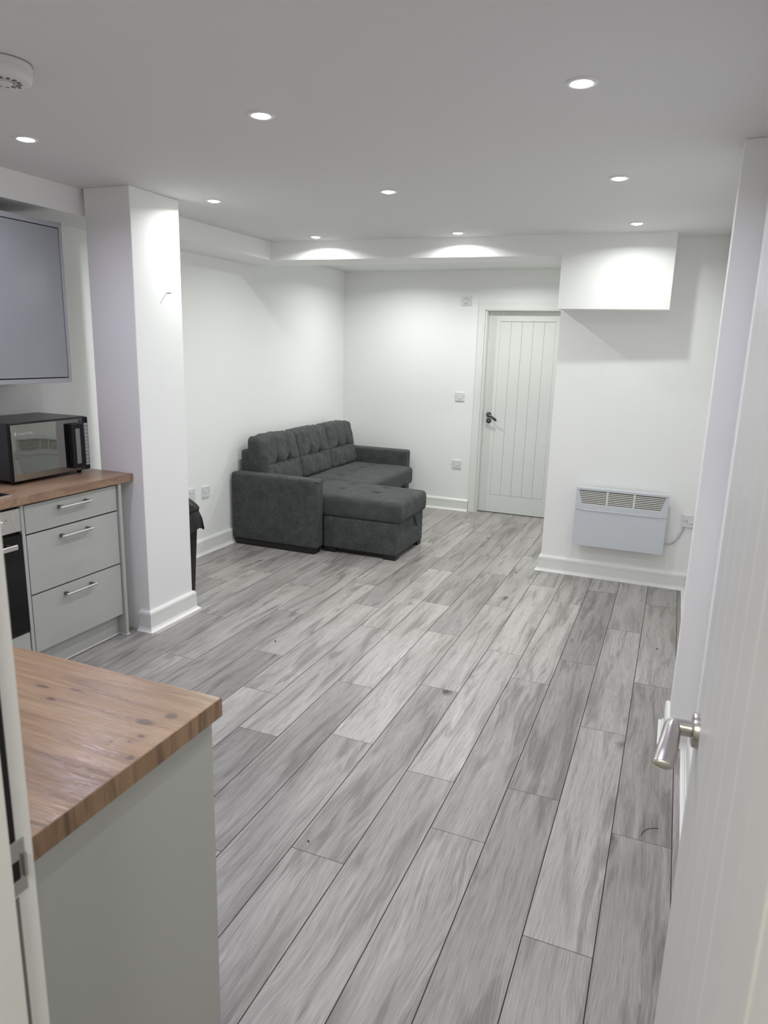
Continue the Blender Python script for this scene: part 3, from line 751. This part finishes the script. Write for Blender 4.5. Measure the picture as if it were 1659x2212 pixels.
for k in range(9):
    z = gz1 - k*pit
    za, zb = z-.0034, z+.0036
    za, zb = max(za, gz0), min(zb, gz1)
    if zb-za < .001: continue
    ia = inset((za+zb)/2)
    obj('slat', bx(HX0+ia-.002, HX1-ia+.002, HY+.005, HY+.0095, za, zb, .0006, 1), HEATB, ht)
for x in (HX0+.213, HX0+.393): obj('grille_divider', bx(x-.006, x+.006, HY+.002, HY+.012, gz0, gz1, .001, 1), HEATB, ht)
for x in (-.45, -.11): obj('bracket', bx(x-.02, x+.02, YH-.024, YH, .30, .62), HEATP, ht)
# cable from the heater to the spur
bm = B(); tube(bm, curve_pts([(.012, YH-.05, .335), (.030, YH-.03, .325), (.055, YH-.012, .320), (.085, YH-.008, .332), (.115, YH-.008, .375), (.135, YH-.008, .425), (.145, YH-.012, .462)], 6), .0042, 10)
obj('cable', bm, CABLE, ht, smooth=True)

# ------------------------------------------------------------------ plates on the walls (local: x right, -y out of the wall, z up)
def wall_plate(name, loc, rz, label, cat, w=.086, h=.086, depth=.010, screws=True, group=None):
    t = empty(name, loc, rz, label, cat, group)
    obj('plate', bx(-w/2, w/2, -depth, 0, -h/2, h/2, .0025, 2), PLASTIC, t, local=True)
    if screws:
        for s in (-1, 1):
            bm = B(); lathe(bm, [(0, -depth-.0006), (.0034, -depth-.0006), (.0034, -depth+.001), (0, -depth+.001)], (s*.030*(w/.086 if w < .1 else 1.0), 0, 0), 'y', 12)
            obj('screw', bm, DKTXT, t, local=True)
    return t
def rocker(t, x=0, w=.011, h=.026, d=.010, z=.0):
    bm = B(); prism(bm, [(-d, z-h/2), (-d-.007, z-h/2), (-d-.003, z), (-d-.004, z+h/2), (-d, z+h/2)], 0, x-w/2, x+w/2)
    r = obj('rocker', bm, mat('bright_white_plastic', (.8, .8, .8), .25) if 'bright_white_plastic' not in bpy.data.materials else bpy.data.materials['bright_white_plastic'], t, local=True)
    obj('rocker_gap', bx(x-w/2-.001, x+w/2+.001, -d-.0004, -d, z-h/2-.003, z-h/2), DKTXT, t, local=True)
PG = 'white plates on the wall left of the far door'
t = wall_plate('fan_control', (-1.988, YF, 2.074), 0, 'square white dial control plate high up beside the door frame', 'control plate', .098, .086, .012, group=PG)
bm = B()
tube(bm, [(.024*math.cos(a), -.0125, .003+.022*math.sin(a)) for a in [R(25+130*i/10) for i in range(11)]], .0012, 6)
obj('printed_scale', bm, DKTXT, t, local=True)
obj('printed_line', bx(-.018, .018, -.0126, -.0118, -.030, -.0265), DKTXT, t, local=True)
obj('printed_mark', bx(-.009, -.004, -.0126, -.0118, .026, .031), DKTXT, t, local=True)
bm = B(); lathe(bm, [(0, -.019), (.012, -.019), (.014, -.017), (.015, -.012), (0, -.012)], (0, 0, -.004), 'y', 24); obj('dial', bm, PLASTIC, t, local=True, smooth=True)
t = wall_plate('light_switch', (-2.004, YF, 1.157), 0, 'white single light switch at handle height beside the far door', 'switch', .092, .084, group=PG); rocker(t)
t = wall_plate('switched_spur', (-2.002, YF, .478), 0, 'white switched plate low on the wall beside the far door', 'switch', .096, .082, group=PG); rocker(t, .004, .014, .018)
t = wall_plate('fused_spur', (.173, YH, .497), 0, 'white fused spur switch right of the wall heater', 'switch', .098, .088, .014, group='heater power outlets'); rocker(t, .014, .017, .022, .014)
obj('fuse_holder', bx(-.022, -.012, -.0146, -.0138, -.012, .012), mat('light_grey_print', (.5, .5, .5), .5), t, local=True)
SG = 'white plates on the left wall by the sofa'
t = wall_plate('double_socket', (XL, 4.205, .495), R(90), 'white double socket behind the black bin liner', 'socket', .147, .086, .010, False, SG)
for x in (-.037, .037):
    for a in ((x-.0022, x+.0022, .006, .0145), (x-.0135, x-.0080, -.020, -.0165), (x+.0080, x+.0135, -.020, -.0165)):
        obj('pin_hole', bx(a[0], a[1], -.0106, -.0098, a[2], a[3]), DKTXT, t, local=True)
    rocker(t, x+(-.019 if x < 0 else -.019), .011, .018, .010, .022)
bm = B(); lathe(bm, [(0, -.0106), (.003, -.0106), (.003, -.0098), (0, -.0098)], (.064, 0, 0), 'y', 12); obj('screw', bm, DKTXT, t, local=True)
t = wall_plate('aerial_plate', (XL, 4.418, .484), R(90), 'small white outlet plate between double socket and sofa arm', 'socket', .088, .088, .010, True, SG)
obj('outlet_slot', bx(-.018, -.006, -.0106, -.0098, -.011, -.007), DKTXT, t, local=True)

# ------------------------------------------------------------------ waste bin behind the pillar
bn = empty('waste_bin', (-2.912, 3.535, 0), label='slim black waste bin with black liner behind the pillar', cat='bin')
def frustum(bm, sec, jag=None):
    rings = []
    for z, hx, hy, *c in sec:
        ox, oy = c if c else (0, 0); ring = []
        n = 10
        per = [(-1+2*i/n, -1) for i in range(n)] + [(1, -1+2*i/n) for i in range(n)] + [(1-2*i/n, 1) for i in range(n)] + [(-1, 1-2*i/n) for i in range(n)]
        for k, (a, d) in enumerate(per):
            q = (abs(a)**8+abs(d)**8)**(1/8); a2, d2 = a/q, d/q
            dz = jag(k, z) if jag else (0, 0)
            ring.append(bm.verts.new((ox+a2*(hx+dz[1]), oy+d2*(hy+dz[1]), z+dz[0])))
        rings.append(ring)
    for a, c in zip(rings, rings[1:]):
        for k in range(len(a)): bm.faces.new((a[k], a[(k+1) % len(a)], c[(k+1) % len(a)], c[k]))
    return rings
bm = B(); rg = frustum(bm, [(0, .096, .098), (.012, .105, .106), (.46, .130, .120), (.56, .134, .124)]); bm.faces.new(rg[0][::-1]); bm.faces.new(rg[-1])
obj('bin_body', bm, BLACKP, bn, local=True, smooth=True)
def jag(k, z):
    n = noise.noise(Vector((k*.55, z*4, 2.3)))
    return (n*.05 if z < .45 else n*.006, n*.010)
bm = B(); rg = frustum(bm, [(.44, .172, .150), (.50, .160, .142), (.548, .139, .129), (.565, .144, .132), (.578, .138, .128), (.60, .125, .112), (.64, .088, .075), (.675, .05, .04)], jag); bm.faces.new(rg[-1])
obj('liner', bm, LINER, bn, local=True, smooth=True, angle=35)

# ------------------------------------------------------------------ small litter on the floor
bm = B(); tube(bm, curve_pts([(.052, 2.290, .001), (.056, 2.310, .002), (.070, 2.335, .002), (.092, 2.352, .001), (.105, 2.356, .001)], 6), .0009, 6)
obj('hair_strand', bm, HAIR, smooth=True, label='short curved dark hair lying on the floor by the open door', cat='hair')
for n_, (x, y, s, lab) in enumerate(((-.968, 1.795, .004, 'tiny dark crumb on the floor next to the peninsula'), (.052, 4.00, .005, 'tiny dark crumb on the floor in front of the heater'),
                                     (-1.913, 3.152, .006, 'tiny dark crumb on the open middle of the floor'), (-.966, 5.03, .006, 'tiny dark crumb on the floor by the passage corner'))):
    bm = B(); bmesh.ops.create_icosphere(bm, subdivisions=1, radius=s, matrix=Matrix.Translation((x, y, s*.45)) @ Matrix.Diagonal((1.2, .8, .5, 1)))
    for v in bm.verts: v.co += Vector((noise.noise(v.co*300), noise.noise(v.co*290), 0))*s*.4
    obj('crumb', bm, HAIR, smooth=True, label=lab, cat='crumb', group='crumbs on the floor')
